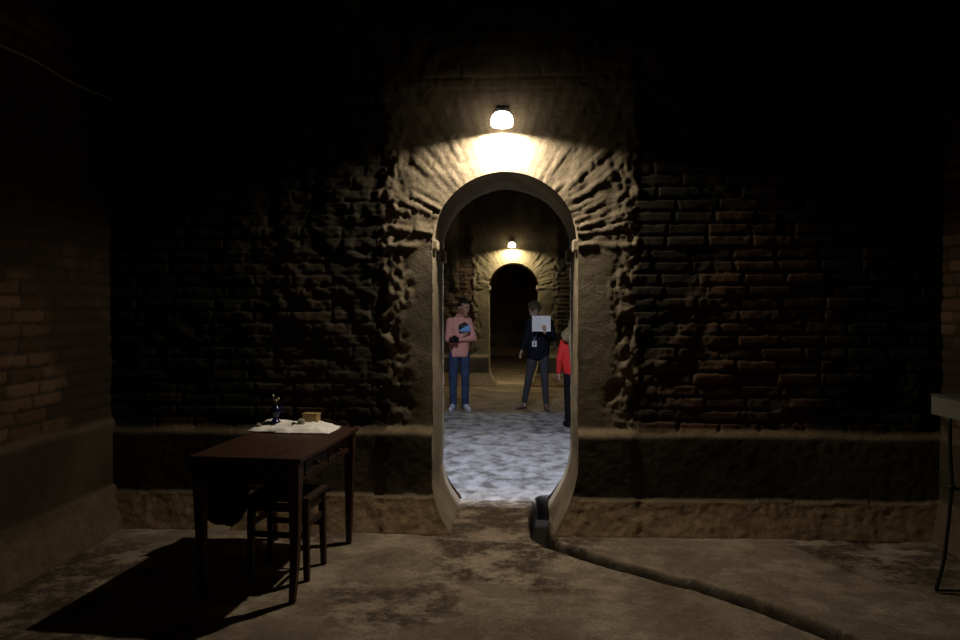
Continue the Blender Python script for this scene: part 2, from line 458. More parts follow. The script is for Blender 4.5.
pit = ss(.155, .125, np.hypot(X - .305, Y - 6.06) + .02 * fbm(X * 9, Y * 9, 2, 207))
second = ss(5.93, 5.96, Y + .03 * fbm(X * 4, Y * 4, 2, 202))
H = second * DROP + .010 * fbm(X * 2.2, Y * 2.2, 3, 203) + .006 * fbm(X * 10, Y * 10, 3, 204)
# slightly raised lip of the channel, worn hollows
H = H + .010 * ss(.16, .06, dch) * (1 - second) - .012 * ss(.05, .2, fbm(X * 1.6, Y * 1.6, 3, 205)) * (1 - second)
H = H - .17 * g * (1 - pit) - .45 * pit
H = np.where(Y > 6.6, DROP + .4 * (H - DROP), H)
patch = np.clip(.5 + 1.4 * ss(-.06, .12, fbm(X * .8 + 3.1, Y * .8, 3, 206)), 0, 1)
brown = ss(11.0, 11.35, Y + .25 * fbm(X * 2, Y * 2, 3, 208))
grid_mesh('floor', np.stack([X, Y, H], -1), np.ones((len(fx) - 1, len(fy) - 1), bool), dict(second=second, groove_shade=np.maximum(ss(wid + .026, wid + .002, dch), ss(.175, .15, np.hypot(X - .305, Y - 6.06))), patch=patch, brown=brown), M_floor)
def floor_z(x, y):
    return float(H[np.argmin(abs(fx - x)), np.argmin(abs(fy - y))])

M_impost = mat('impost_plaster', (.30, .25, .18), .9, .15, var=.25, scale=25, bump=.5)
# impost blocks at the springing of both arches
def impost(name, x, y, z, s, m):
    bm = bmesh.new(); box(bm, (x, y, z), s)
    o = from_bm(name, bm, m, bev=.012); o['kind'] = 'structure'
for i, (x, y, z, s, m) in enumerate([
        (AX - AW + .008, 5.245, ASP + .005, (.055, .14, .075), M_back), (AX + AW - .008, 5.245, ASP - .005, (.055, .14, .085), M_back),
        (AX + AW - .01, 5.80, ASP - .04, (.075, .16, .11), M_back), (AX - AW + .01, 5.80, ASP - .04, (.05, .16, .10), M_back),
        (AX - AW + .01, 15.19, ASP + .0, (.07, .15, .09), M_far), (AX + AW - .01, 15.19, ASP + .0, (.07, .15, .09), M_far)]):
    impost('trim_%d' % (i + 3), x, y, z, s, M_impost)

# ------------------------------------------------------------------ wall lamps
M_hous = mat('lamp_housing', (.05, .05, .05), .5, .4, metal=.3)
def wall_lamp(label, x, y, z, facing, spots, glow):
    t = thing('wall_lamp', label, 'lamp', (x, y, z), 0 if facing < 0 else math.pi, 'lamps above the arches')
    bm = bmesh.new(); box(bm, (0, .12, .075), (.10, .02, .12)); from_bm('wall_plate', bm, M_hous, t, bev=.004)
    bm = bmesh.new(); tube(bm, [(0, .12, .10), (0, .08, .105), (0, .03, .095), (0, 0, .088)], .009); from_bm('bracket', bm, M_hous, t, True)
    bm = bmesh.new(); lathe(bm, [(.012, .092), (.024, .088), (.030, .080), (.030, .070), (.018, .066)], 32); from_bm('housing', bm, M_hous, t, True)
    bm = bmesh.new(); lathe(bm, [(.004, .074), (.030, .072), (.054, .062), (.071, .044), (.080, .018), (.081, -.005), (.077, -.028), (.072, -.028), (.073, -.004), (.070, .02), (.04, .05), (.004, .06)], 32, caps=False)
    dm = mat('lamp_glass', (.9, .9, .85), .4, emit=spots[0]['color'], es=glow)
    from_bm('glass_cover', bm, dm, t, True)
    for s in spots:
        L = bpy.data.lights.new('lamp_light', 'AREA' if 'disk' in s else 'SPOT'); L.energy = s['watts']; L.color = s['color']
        if 'disk' in s: L.shape = 'DISK'; L.size = s['disk']
        else: L.spot_size = math.radians(s['cone']); L.spot_blend = s['blend']; L.shadow_soft_size = s.get('soft', .022)
        o = bpy.data.objects.new('lamp_light', L); COL.objects.link(o); o.parent = t; o.location = (0, 0, -.010)
        o.rotation_euler = (math.radians(s.get('tilt', 0)), 0, 0)
    return t
wall_lamp('bright white wall lamp above the nearest arch, lighting the pale stones', -.115, 5.015, 2.962, -1,
          [dict(LAMP_NEAR, disk=.065)], 8)
wall_lamp('small yellow wall lamp above the distant second arch', -.13, 14.91, 2.99, -1,
          [dict(LAMP_FAR, disk=.065)], 8)
wall_lamp('cool white wall lamp on the hidden rear side of the nearest arch', -.1, 6.0, 3.9, 1,
          [dict(LAMP_MID, cone=83, blend=.06, soft=.03), dict(LAMP_MID, watts=LAMP_MID['watts'] * 1.6, cone=150, blend=.2)], 10)
wall_lamp('unseen dim warm lamp added on the rear side of the distant second arch', -.1, 15.98, 3.6, 1,
          [dict(LAMP_FAR, watts=45.0, disk=.08)], 3)  # added unseen lamp, there to brighten the third room
#OBJECTS
# ------------------------------------------------------------------ dark wooden table
M_table = wood_mat('dark_table_wood', (.024, .010, .006), (.060, .025, .014), .5)
M_stool = wood_mat('dark_stool_wood', (.018, .009, .006), (.040, .019, .012), .55)
M_brass = mat('dull_brass', (.07, .05, .025), .4, .5, metal=.8)
TX, TY, TR = -1.484, 4.335, -math.radians(4.3)
TW, TL, TZ = .66, 1.07, .80
def square_leg(bm, x, y, z0, z1, fn, half, n=14):
    """tapered square leg following the offset curve fn(t) (t 0 at the foot)"""
    rings = []
    for i in range(n):
        t = i / (n - 1); ox, oy = fn(t); h = half(t); z = z0 + (z1 - z0) * t
        rings.append([bm.verts.new((x + ox + sx * h, y + oy + sy * h, z)) for sx, sy in ((-1, -1), (1, -1), (1, 1), (-1, 1))])
    for i in range(n - 1):
        for j in range(4): bm.faces.new((rings[i][j], rings[i][(j + 1) % 4], rings[i + 1][(j + 1) % 4], rings[i + 1][j]))
    bm.faces.new(rings[0]); bm.faces.new(rings[-1])

tz0 = min(floor_z(TX + a, TY + b) for a in (-.3, .3) for b in (-.5, .5)) - .002
table = thing('writing_table', 'dark brown wooden table with curved legs and a white cloth on top', 'table', (TX, TY, 0), TR)
bm = bmesh.new(); box(bm, (0, 0, TZ - .014), (TW, TL, .028)); from_bm('table_top', bm, M_table, table, bev=.006)
ax_, ay_ = TW / 2 - .055, TL / 2 - .05
bm = bmesh.new()
for sy in (-1, 1): box(bm, (0, sy * ay_, TZ - .093), (2 * ax_ - .02, .022, .13))
box(bm, (-ax_, 0, TZ - .093), (.022, 2 * ay_ - .02, .13))
box(bm, (ax_, 0, TZ - .038), (.022, 2 * ay_ - .02, .02)); box(bm, (ax_, 0, TZ - .149), (.022, 2 * ay_ - .02, .018))
for yy in (-.40, 0, .40): box(bm, (ax_, yy, TZ - .093), (.022, .07 if yy else .05, .10))
from_bm('apron', bm, M_table, table, bev=.002)
for yy in (-.195, .195):
    bm = bmesh.new(); box(bm, (ax_ + .004, yy, TZ - .094), (.026, .325, .086)); box(bm, (ax_ - .10, yy, TZ - .10), (.19, .30, .06))
    d = from_bm('drawer', bm, M_table, table, bev=.003)
    bm = bmesh.new(); tube(bm, [(ax_ + .015, yy, TZ - .094), (ax_ + .028, yy, TZ - .094), (ax_ + .032, yy, TZ - .094), (ax_ + .042, yy, TZ - .094)], [.006, .006, .014, .010], 14)
    from_bm('knob', bm, M_brass, d, True)
for sx in (-1, 1):
    for sy in (-1, 1):
        bm = bmesh.new()
        lx, ly = sx * (ax_ + .005), sy * (ay_ + .005)
        z0 = floor_z(TX + lx * math.cos(TR) - ly * math.sin(TR), TY + lx * math.sin(TR) + ly * math.cos(TR)) - .003
        def curve(t, sx=sx):
            return (sx * (.006 * math.sin(t * math.pi) - .012 * (1 - t)), sy * (-.008 * math.sin(t * math.pi) + .012 * max(0, 1 - t / .25)))
        square_leg(bm, lx, ly, z0, TZ - .028, curve, lambda t: .016 + .014 * min(1, t / .78) + .003 * (1 if t > .8 else 0))
        from_bm('leg', bm, M_table, table, bev=.004)

def tw(lx, ly, z):
    return Vector((TX + lx * math.cos(TR) - ly * math.sin(TR), TY + lx * math.sin(TR) + ly * math.cos(TR), z))

# stool tucked under the table
SX, SY = -1.425, 4.255
stool = thing('wooden_stool', 'small dark wooden stool standing under the table', 'stool', (SX, SY, 0), TR)
bm = bmesh.new(); box(bm, (0, 0, .488), (.40, .335, .028)); from_bm('seat', bm, M_stool, stool, bev=.008)
for sx in (-1, 1):
    for sy in (-1, 1):
        bm = bmesh.new(); z0 = floor_z(SX + sx * .17, SY + sy * .14) - .003
        square_leg(bm, sx * .170, sy * .137, z0, .474, lambda t: (sx * .008 * (1 - t), sy * .006 * (1 - t)), lambda t: .015 + .005 * t)
        from_bm('leg', bm, M_stool, stool, bev=.003)
bm = bmesh.new()
for sx in (-1, 1): box(bm, (sx * .170, 0, .435), (.018, .24, .05))
for sy in (-1, 1): box(bm, (0, sy * .137, .435), (.30, .018, .05))
from_bm('seat_rail', bm, M_stool, stool, bev=.002)
for c, s_ in (((0, -.139, .27), (.31, .016, .035)), ((0, .139, .27), (.31, .016, .035)), ((-.172, 0, .33), (.016, .25, .035)), ((.172, 0, .33), (.016, .25, .035))):
    bm = bmesh.new(); box(bm, c, s_); from_bm('stretcher', bm, M_stool, stool, bev=.002)

# crumpled white cloth on the back of the table
M_cloth = mat('white_cotton', (.86, .84, .81), .9, .1, var=.04, scale=60, bump=.25)
def cloth():
    # outline in table space
    L = [tuple((Matrix.Rotation(-TR, 2) @ Vector((x - TX, y - TY)))) for x, y in ((-1.845, 4.60), (-1.60, 4.545), (-1.245, 4.53), (-1.215, 4.70), (-1.235, 4.845), (-1.50, 4.865), (-1.76, 4.86))]
    n = 46
    xs = np.linspace(-.36, .28, n); ys = np.linspace(.17, .53, 34)
    Xc, Yc = np.meshgrid(xs, ys, indexing='ij')
    # signed distance to the convex outline
    sd = np.full(Xc.shape, 9.0)
    for (ax, ay), (bx, by) in zip(L, L[1:] + L[:1]):
        l = math.hypot(bx - ax, by - ay); sd = np.minimum(sd, ((Yc - ay) * (bx - ax) - (Xc - ax) * (by - ay)) / l)
    sd = sd + .03 * fbm(Xc * 9, Yc * 9, 3, 301)
    back = ss(.22, .47, Yc) * ss(.25, .02, Xc)
    r1 = 1 - np.abs(2 * vn(Xc * 9 + Yc * 4, Yc * 11, 302) - 1)
    r2 = 1 - np.abs(2 * vn(Xc * 19 - Yc * 9, Yc * 16, 303) - 1)
    h = .003 + ss(0, .05, sd) * (.004 + .022 * back + (.016 + .012 * back) * r1 ** 2 + .014 * r2 ** 2) * (.30 + .70 * ss(.26, .02, Xc))
    keep = (sd[:-1, :-1] > 0) & (sd[1:, 1:] > 0) & (sd[1:, :-1] > 0) & (sd[:-1, 1:] > 0)
    o = grid_mesh('white_cloth', np.stack([Xc, Yc, TZ + h], -1), keep, {}, M_cloth)
    del o['kind']
    o.location = (TX, TY, 0); o.rotation_euler = (0, 0, TR)
    so = o.modifiers.new('thick', 'SOLIDIFY'); so.thickness = .003; so.offset = 1
    tag(o, 'crumpled white cloth spread on the back of the dark table', 'cloth')
    def hz(lx, ly): return TZ + float(h[np.argmin(abs(xs - lx)), np.argmin(abs(ys - ly))]) + .002
    return hz
cloth_z = cloth()
def tl(x, y):
    v = Matrix.Rotation(-TR, 2) @ Vector((x - TX, y - TY)); return v.x, v.y

# small blue vase with dry sprigs
M_blue = mat('cobalt_glass', (.004, .006, .055), .15, .5)
M_sprig = mat('dry_stem', (.10, .09, .04), .8)
M_bloom = mat('dry_flower', (.45, .40, .28), .8)
vx, vy = -1.665, 4.725
vz = cloth_z(*tl(vx, vy)) - .004
vase = thing('bud_vase', 'small cobalt blue vase with dry sprigs on the white cloth', 'vase', (vx, vy, vz), .3)
bm = bmesh.new()
lathe(bm, [(.012, 0), (.036, 0), (.038, .006), (.026, .016), (.017, .030), (.016, .040), (.026, .056), (.036, .076), (.038, .092), (.030, .106), (.018, .114), (.019, .122), (.023, .126), (.016, .124), (.012, .10)], 32)
from_bm('vase_body', bm, M_blue, vase, True)
bm = bmesh.new(); tube(bm, [(.034, 0, .075), (.054, 0, .084), (.058, 0, .100), (.044, 0, .112), (.020, 0, .116)], .0055, 8)
from_bm('handle', bm, M_blue, vase, True)
for k, (dx, dy, dz) in enumerate([(-.016, .0, .185), (.018, .008, .165), (.004, -.010, .155)]):
    bm = bmesh.new(); tube(bm, [(0, 0, .10), (dx * .3, dy * .3, .13), (dx, dy, dz)], .0022, 6); sp = from_bm('sprig', bm, M_sprig, vase, True)
    bm = bmesh.new(); bmesh.ops.create_icosphere(bm, subdivisions=2, radius=.008, matrix=Matrix.Translation((dx, dy, dz)) @ Matrix.Diagonal((1, 1, 1.35, 1)))
    for v in bm.verts: v.co += Vector([random.uniform(-.0015, .0015) for _ in range(3)])
    from_bm('flower_head', bm, M_bloom, sp, True)

# little tan box
M_card = mat('tan_card', (.36, .25, .11), .75, .2, var=.12, scale=30)
bx_, by_ = -1.440, 4.805
bz = cloth_z(*tl(bx_, by_)) - .003
cb = thing('cardboard_box', 'little tan cardboard box on the white cloth', 'box', (bx_, by_, bz), -.12)
bm = bmesh.new(); box(bm, (0, 0, .030), (.108, .066, .060)); from_bm('box_body', bm, M_card, cb, bev=.002)
bm = bmesh.new(); box(bm, (0, 0, .066), (.112, .070, .012)); from_bm('lid', bm, M_card, cb, bev=.002)

# small stones lying on the cloth
def stone(lab, x, y, r, col, seed, sq=.7):
    bm = bmesh.new(); bmesh.ops.create_icosphere(bm, subdivisions=3, radius=r)
    rr = random.Random(seed)
    ph = [rr.uniform(0, 6) for _ in range(6)]
    for v in bm.verts:
        n = v.co.normalized()
        k = 1 + .12 * math.sin(3 * n.x + ph[0]) + .10 * math.sin(4 * n.y + ph[1]) + .08 * math.sin(5 * n.z + ph[2])
        v.co = Vector((v.co.x * k * 1.15, v.co.y * k * .9, v.co.z * k * sq))
    o = from_bm('stone', bm, mat('stone_' + str(seed), col, .85, .2, var=.3, scale=60, bump=.3), None, True)
    o.location = (x, y, cloth_z(*tl(x, y)) + r * sq * .72); o.rotation_euler = (0, 0, seed)
    tag(o, lab, 'stone', 'stones on the white cloth')
stone('pale grey stone lying before the tan box on the white cloth', -1.480, 4.70, .024, (.33, .30, .25), 1, .85)
stone('little dark brown stone beside the pale grey stone', -1.525, 4.685, .014, (.06, .045, .035), 2)
stone('flat grey stone near the left tip of the white cloth', -1.760, 4.66, .020, (.20, .18, .15), 3, .55)

# ------------------------------------------------------------------ lectern-like stand at the right wall
M_board = mat('grey_board', (.13, .13, .11), .7, .2, var=.12, scale=8, bump=.1)
M_iron = mat('wrought_iron', (.012, .012, .012), .55, .4)
st = thing('iron_stand', 'grey wooden board on black wrought iron legs against the right wall', 'stand', (2.655, 3.80, 0), math.radians(2))
bm = bmesh.new(); box(bm, (0, 0, 1.055), (.36, 1.02, .11)); from_bm('board', bm, M_board, st, bev=.006)
bm = bmesh.new(); box(bm, (.0, 0, 1.116), (.365, 1.025, .014)); from_bm('board_edging', bm, mat('dark_edging', (.06, .06, .05), .6), st, bev=.004)
for yy in (.36, -.36):
    fz = floor_z(2.4, 3.80 + yy)
    for sx in (-1, 1):
        bm = bmesh.new()
        x0 = -.165
        pts = [(sx * .165, yy, 1.0), (sx * .160, yy, .80), (sx * .150, yy, .62), (sx * .158, yy, .50), (sx * .172, yy, .34), (sx * .195, yy, .16), (sx * .235, yy, fz + .010)]
        if sx > 0: pts = [(min(x, .150), y, z) for x, y, z in pts]
        pts = [Vector(p) for p in pts]
        sm = []
        for i in range(len(pts) - 1):
            p0, p1, p2, p3 = pts[max(i - 1, 0)], pts[i], pts[i + 1], pts[min(i + 2, len(pts) - 1)]
            for k in range(5):
                t = k / 5
                sm.append(.5 * ((2 * p1) + (p2 - p0) * t + (2 * p0 - 5 * p1 + 4 * p2 - p3) * t * t + (3 * p1 - p0 - 3 * p2 + p3) * t ** 3))
        sm.append(pts[-1])
        tube(bm, sm, .0105, 10)
        leg = from_bm('leg', bm, M_iron, st, True)
        bm = bmesh.new()
        tube(bm, [(sx * .152, yy, .585), (sx * .152, yy, .595), (sx * .152, yy, .605), (sx * .152, yy, .615)], [.014, .021, .021, .014], 12)
        from_bm('collar', bm, M_iron, leg, True)
    bm = bmesh.new(); tube(bm, [(-.235, yy, fz + .010), (0, yy, fz + .012), (.150, yy, fz + .010)], .008, 8); from_bm('foot_bar', bm, M_iron, st, True)
    bm = bmesh.new(); tube(bm, [(-.152, yy, .60), (0, yy, .56), (.152, yy, .60)], .008, 8); from_bm('cross_bar', bm, M_iron, st, True)

# thin cable along the left wall
def cable():
    bm = bmesh.new(); pts = []
    for i in range(60):
        y = -3.2 + (5.17 + 3.2) * i / 59
        d = relief(np.array([y]), np.array([3.2]), 21, door=False, cove=(.11, .30), plinth=(.05, .80), rough=.5, streaks=False)[0][0]
        pts.append((XL + float(d) + .012, y, 3.215 - .02 * math.sin(i * .53) ** 2))
    tube(bm, pts, .009, 8)
    tag(from_bm('power_cable', bm, mat('grey_cable', (.25, .25, .24), .5), None, True), 'thin grey cable running high along the left brick wall', 'cable')
cable()

# ------------------------------------------------------------------ people
_b = bmesh.new(); bmesh.ops.create_icosphere(_b, subdivisions=2, radius=1); BALL = [v.co.copy() for v in _b.verts]; _b.free()
def mb_shape(bm, parts):
    """convex hull of several ellipsoids (centre, radii)"""
    vs = []
    for c, r in parts:
        r = (r, r, r) if not hasattr(r, '__len__') else r
        for d in BALL: vs.append(bm.verts.new((c[0] + d.x * r[0], c[1] + d.y * r[1], c[2] + d.z * r[2])))
    bmesh.ops.convex_hull(bm, input=vs)
    bmesh.ops.delete(bm, geom=[v for v in bm.verts if not v.link_faces], context='VERTS')

def fused(name, shapes, m, parent, voxel=.006, smooth=4):
    """one continuous surface through overlapping rounded volumes"""
    bm = bmesh.new()
    for s in shapes:
        b2 = bmesh.new(); mb_shape(b2, s); t = bpy.data.meshes.new('t'); b2.to_mesh(t); b2.free(); bm.from_mesh(t); bpy.data.meshes.remove(t)
    bmesh.ops.recalc_face_normals(bm, faces=bm.faces)
    me = bpy.data.meshes.new('tmp'); bm.to_mesh(me); bm.free()
    o = bpy.data.objects.new('tmp', me); COL.objects.link(o)
    r = o.modifiers.new('r', 'REMESH'); r.mode = 'VOXEL'; r.voxel_size = voxel
    s = o.modifiers.new('s', 'SMOOTH'); s.iterations = smooth; s.factor = .5
    bpy.context.view_layer.update()
    ev = o.evaluated_get(bpy.context.evaluated_depsgraph_get())
    out = bpy.data.meshes.new_from_object(ev); out.name = name
    bpy.data.objects.remove(o); bpy.data.meshes.remove(me)
    out.materials.clear()
    for p in out.polygons: p.use_smooth = True
    return link(name, out, m, parent)

def hand_shapes(wrist, fwd, up, thumb, curl=.5, s=1.0):
    """palm, four unequal bent fingers and a thumb off the side of the palm.
    fwd: towards the finger tips, up: back of the hand, thumb: towards the thumb side"""
    W = Vector(wrist); f = Vector(fwd).normalized(); t = Vector(thumb); t = (t - f * t.dot(f)).normalized(); u = f.cross(t); u = u if u.dot(Vector(up)) > 0 else -u
    P = lambda a, b, c: W + (f * a + t * b + u * c) * s
    sh = [[(W, .024 * s), (P(.03, .018, 0), .019 * s), (P(.03, -.020, 0), .018 * s), (P(.085, .030, 0), .013 * s), (P(.082, -.030, 0), .012 * s)]]
    for k, (b, L) in enumerate([(.030, .072), (.010, .082), (-.011, .077), (-.030, .060)]):
        a = P(.082, b, 0); c1, c2, c3 = curl * .6, curl * 1.3, curl * 1.9
        p1 = a + (f * math.cos(c1) - u * math.sin(c1)) * L * .45 * s
        p2 = p1 + (f * math.cos(c2) - u * math.sin(c2)) * L * .32 * s
        p3 = p2 + (f * math.cos(c3) - u * math.sin(c3)) * L * .25 * s
        sh += [[(a, .0105 * s), (p1, .0095 * s)], [(p1, .0095 * s), (p2, .0088 * s)], [(p2, .0088 * s), (p3, .0078 * s)]]
    a = P(.022, .026, 0); d1 = (f * .75 + t * .65 - u * .15).normalized(); d2 = (f * .9 + t * .25 - u * .35).normalized()
    p1 = a + d1 * .042 * s; p2 = p1 + d2 * .032 * s
    sh += [[(a, .014 * s), (p1, .0105 * s)], [(p1, .0105 * s), (p2, .0088 * s)]]
    return sh

def head_parts(c, yaw, pitch, roll=0, s=1.0):
    """returns the skin shapes and a mapper from head space (face towards -Y) to body space"""
    R = Matrix.Rotation(yaw, 4, 'Z') @ Matrix.Rotation(roll, 4, 'Y') @ Matrix.Rotation(pitch, 4, 'X')
    T = Matrix.Translation(c) @ R @ Matrix.Scale(s, 4)
    h = lambda *p: T @ Vector(p)
    # ellipsoids approximated by hulls of spheres so that they can be turned freely
    sh = [[(h(0, .030, .040), .072 * s), (h(0, -.010, .045), .070 * s), (h(.012, .02, .02), .066 * s), (h(-.012, .02, .02), .066 * s), (h(0, .045, .01), .060 * s)],
          [(h(0, -.012, .03), .066 * s), (h(.022, -.040, -.012), .040 * s), (h(-.022, -.040, -.012), .040 * s), (h(0, -.052, -.075), .030 * s), (h(.030, -.010, -.062), .028 * s), (h(-.030, -.010, -.062), .028 * s)],
          [(h(-.030, -.066, .022), .014 * s), (h(.030, -.066, .022), .014 * s), (h(0, -.074, .024), .014 * s)],
          [(h(0, -.080, .010), .009 * s), (h(0, -.102, -.026), .011 * s)], [(h(-.012, -.088, -.028), .009 * s), (h(.012, -.088, -.028), .009 * s)],
          [(h(-.020, -.076, -.054), .007 * s), (h(.020, -.076, -.054), .007 * s), (h(0, -.083, -.052), .007 * s)],
          [(h(-.018, -.075, -.064), .007 * s), (h(.018, -.075, -.064), .007 * s), (h(0, -.082, -.065), .008 * s)],
          [(h(0, -.072, -.090), .018 * s)],
          [(h(.077, .010, .016), .012 * s), (h(.079, .016, -.002), .012 * s), (h(.074, .006, -.026), .008 * s)],
          [(h(-.077, .010, .016), .012 * s), (h(-.079, .016, -.002), .012 * s), (h(-.074, .006, -.026), .008 * s)]]
    return sh, h, s

M_eye = mat('eye_white', (.55, .53, .5), .3, .5)
M_iris = mat('iris_brown', (.03, .018, .01), .2, .5)
M_brow = mat('brow_hair', (.02, .014, .010), .8)
def face(parent, h, s, m_brow, m_lip):
    for sx in (-1, 1):
        bm = bmesh.new(); bmesh.ops.create_icosphere(bm, subdivisions=2, radius=.0125 * s, matrix=Matrix.Translation(h(sx * .029, -.0705, .004)))
        e = from_bm('eye', bm, M_eye, parent, True)
        bm = bmesh.new(); bmesh.ops.create_icosphere(bm, subdivisions=2, radius=.0062 * s, matrix=Matrix.Translation(h(sx * .029, -.0785, .002)))
        from_bm('iris', bm, M_iris, e, True)
        bm = bmesh.new(); tube(bm, [h(sx * .013, -.083, .024), h(sx * .028, -.083, .029), h(sx * .045, -.072, .024)], [.003 * s, .0045 * s, .002 * s], 8)
        from_bm('eyebrow', bm, m_brow, parent, True)
    bm = bmesh.new(); tube(bm, [h(-.021, -.081, -.059), h(-.008, -.0895, -.058), h(.008, -.0895, -.058), h(.021, -.081, -.059)], [.002 * s, .0045 * s, .0045 * s, .002 * s], 8)
    from_bm('lips', bm, m_lip, parent, True)

def limb(*pr):
    """chain of (point, radius) as capsules"""
    return [[pr[i], pr[i + 1]] for i in range(len(pr) - 1)]
V = Vector

# ---- man in the pink shirt
def man():
    px, py = -.955, 11.36
    fz = floor_z(px, py)
    root = thing('person', 'dark-haired man in a pink long-sleeved shirt and blue jeans standing with folded arms', 'person', (px, py, fz), .18); root.scale = (.91, .95, 1)
    skin = mat('tan_skin', (.36, .20, .13), .6, .3); shirt = mat('pink_shirt', (.60, .28, .24), .85, .1, var=.06, scale=14, bump=.15)
    jeans = mat('blue_denim', (.038, .058, .115), .85, .1, var=.3, scale=9, bump=.15); shoe = mat('grey_trainer', (.50, .53, .60), .7, .2); sole = mat('white_sole', (.55, .55, .55), .7); hair = mat('black_hair', (.012, .010, .009), .6, .3, bump=.4, scale=80)
    aL, aR = V((-.105, .03, .09)), V((.105, .00, .09)); kL, kR = V((-.115, -.02, .52)), V((.105, -.035, .52)); hL, hR = V((-.092, 0, .93)), V((.092, 0, .93))
    shL, shR = V((-.160, .01, 1.450)), V((.160, -.005, 1.450))
    elL, elR = V((-.205, -.03, 1.175)), V((.250, -.05, 1.18))
    wL, wR = V((.075, -.185, 1.235)), V((-.075, -.200, 1.165))
    hc = V((.085, -.060, 1.685))
    hs, h, s = head_parts(hc, math.radians(30), math.radians(20), 0, 1.22)
    body = hs + [[(V((.02, .015, 1.50)), .062), (V((.060, -.015, 1.64)), .056)]]
    body += [[(V((0, 0, .98)), (.150, .10, .12)), (V((0, 0, 1.16)), (.135, .095, .10)), (V((.005, 0, 1.36)), (.165, .11, .13)), (shL, .055), (shR, .055)]]
    for hp, k, a in ((hL, kL, aL), (hR, kR, aR)):
        body += limb((hp, .085), (k, .055), (a, .040)); body += [[(a, .036), (a + V((0, -.07, -.050)), .024), (a + V((0, .02, -.05)), .026)]]
    for sh_, e, w_ in ((shL, elL, wL), (shR, elR, wR)):
        body += limb((sh_, .052), (e, .040), (w_, .028))
    body += hand_shapes(wL, (.45, -.25, .85), (-.2, -1, .2), (-.8, 0, .6), .9)
    body += hand_shapes(wR, (-1, -.1, .1), (.1, -1, .3), (0, .2, 1), 1.0)
    fused('body', body, skin, root)
    tz = [[(V((-.07, .0, .90)), (.105, .120, .05)), (V((.07, .0, .90)), (.105, .120, .05)), (V((0, -.01, 1.16)), (.168, .125, .10)), (V((.005, 0, 1.34)), (.178, .132, .13)), (V((-.135, .01, 1.425)), .066), (V((.135, -.005, 1.425)), .066), (V((.02, .015, 1.525)), .062)]]
    tz += limb((shL, .075), (elL, .060), (V((.03, -.165, 1.225)), .044)) + limb((shR, .075), (elR, .060), (V((-.03, -.180, 1.17)), .044))
    fused('shirt', tz, shirt, root, .008, 3)
    bm = bmesh.new(); n = 16
    tube(bm, [V((.022 + .070 * math.cos(q), .005 + .070 * math.sin(q), 1.560 + .012 * math.sin(q))) for q in [math.radians(-75 + 330 * i / n - 0) for i in range(n + 1)]], .014, 8)
    from_bm('collar', bm, shirt, root, True)
    jz = [[(V((0, 0, .97)), (.160, .110, .06)), (V((0, 0, .90)), (.168, .118, .08))]]
    for hp, k, a in ((hL, kL, aL), (hR, kR, aR)):
        jz += limb((hp, .102), (k, .075), (a + V((0, 0, -.01)), .066))
    fused('jeans', jz, jeans, root, .008, 3)
    for a, yw in ((aL, -.35), (aR, .25)):
        d = V((math.sin(yw), -math.cos(yw), 0))
        so = fused('shoe', [[(V((a.x, a.y, .080)), .054), (V((a.x, a.y + .03, .050)), .048), (V((a.x, a.y, .046)) + d * .13, .044), (V((a.x, a.y, .042)) + d * .20, .036)]], shoe, root, .006, 2)
        bm = bmesh.new(); mb_shape(bm, [(V((a.x, a.y + .035, .012)), (.043, .043, .013)), (V((a.x, a.y, .012)) + d * .13, (.046, .046, .013)), (V((a.x, a.y, .012)) + d * .20, (.030, .030, .012))]); from_bm('sole', bm, sole, so, True)
    hz = [[(h(0, .034, .050), .075 * s), (h(0, .0, .066), .066 * s), (h(.012, .03, .045), .073 * s), (h(-.012, .03, .045), .073 * s), (h(0, .058, .0), .052 * s)],
          [(h(.074, .0, .02), .012 * s), (h(.072, .0, .05), .02 * s), (h(.06, .05, .0), .02 * s)], [(h(-.074, .0, .02), .012 * s), (h(-.072, .0, .05), .02 * s), (h(-.06, .05, .0), .02 * s)],
          [(h(-.045, -.045, .088), .024 * s), (h(.045, -.045, .088), .024 * s), (h(0, -.058, .094), .024 * s)]]
    fused('hair', hz, hair, root, .006, 2)
    face(root, h, s, M_brow, mat('lips_man', (.30, .13, .10), .5))
    # wrist watch
    bm = bmesh.new(); lathe(bm, [(.030, -.009), (.034, -.009), (.034, .009), (.030, .009)], 20)
    M = Matrix.Translation(wR + (elR - wR).normalized() * .01) @ (elR - wR).to_track_quat('Z', 'Y').to_matrix().to_4x4()
    bm.transform(M); from_bm('watch', bm, mat('pale_strap', (.45, .43, .40), .5), root, True)
    W = lambda p: V((px, py, fz)) + Matrix.Rotation(.18, 3, 'Z') @ V((p.x * .91, p.y * .95, p.z))
    # black camera in his hand
    cp = W(V((-.105, -.245, 1.165)))
    k = thing('black_camera', 'black camera held by the man in the pink shirt', 'camera', cp, -.35)
    mk = mat('camera_black', (.010, .010, .011), .5, .3)
    bm = bmesh.new(); box(bm, (0, 0, 0), (.135, .05, .09)); box(bm, (-.05, -.014, 0), (.034, .05, .084)); box(bm, (0, .0, .055), (.055, .05, .03)); from_bm('camera_body', bm, mk, k, bev=.008)
    bm = bmesh.new(); tube(bm, [(0, -.02, -.002), (0, -.075, -.002), (0, -.08, -.002), (0, -.115, -.002)], [.033, .033, .038, .038], 24); from_bm('lens', bm, mk, k, True)
    # folded blue bag in the crook of his arm
    bp = W(V((.075, -.215, 1.345)))
    b = thing('blue_pouch', 'folded blue pouch with black flap held at the chest of the man in pink', 'pouch', bp, .15)
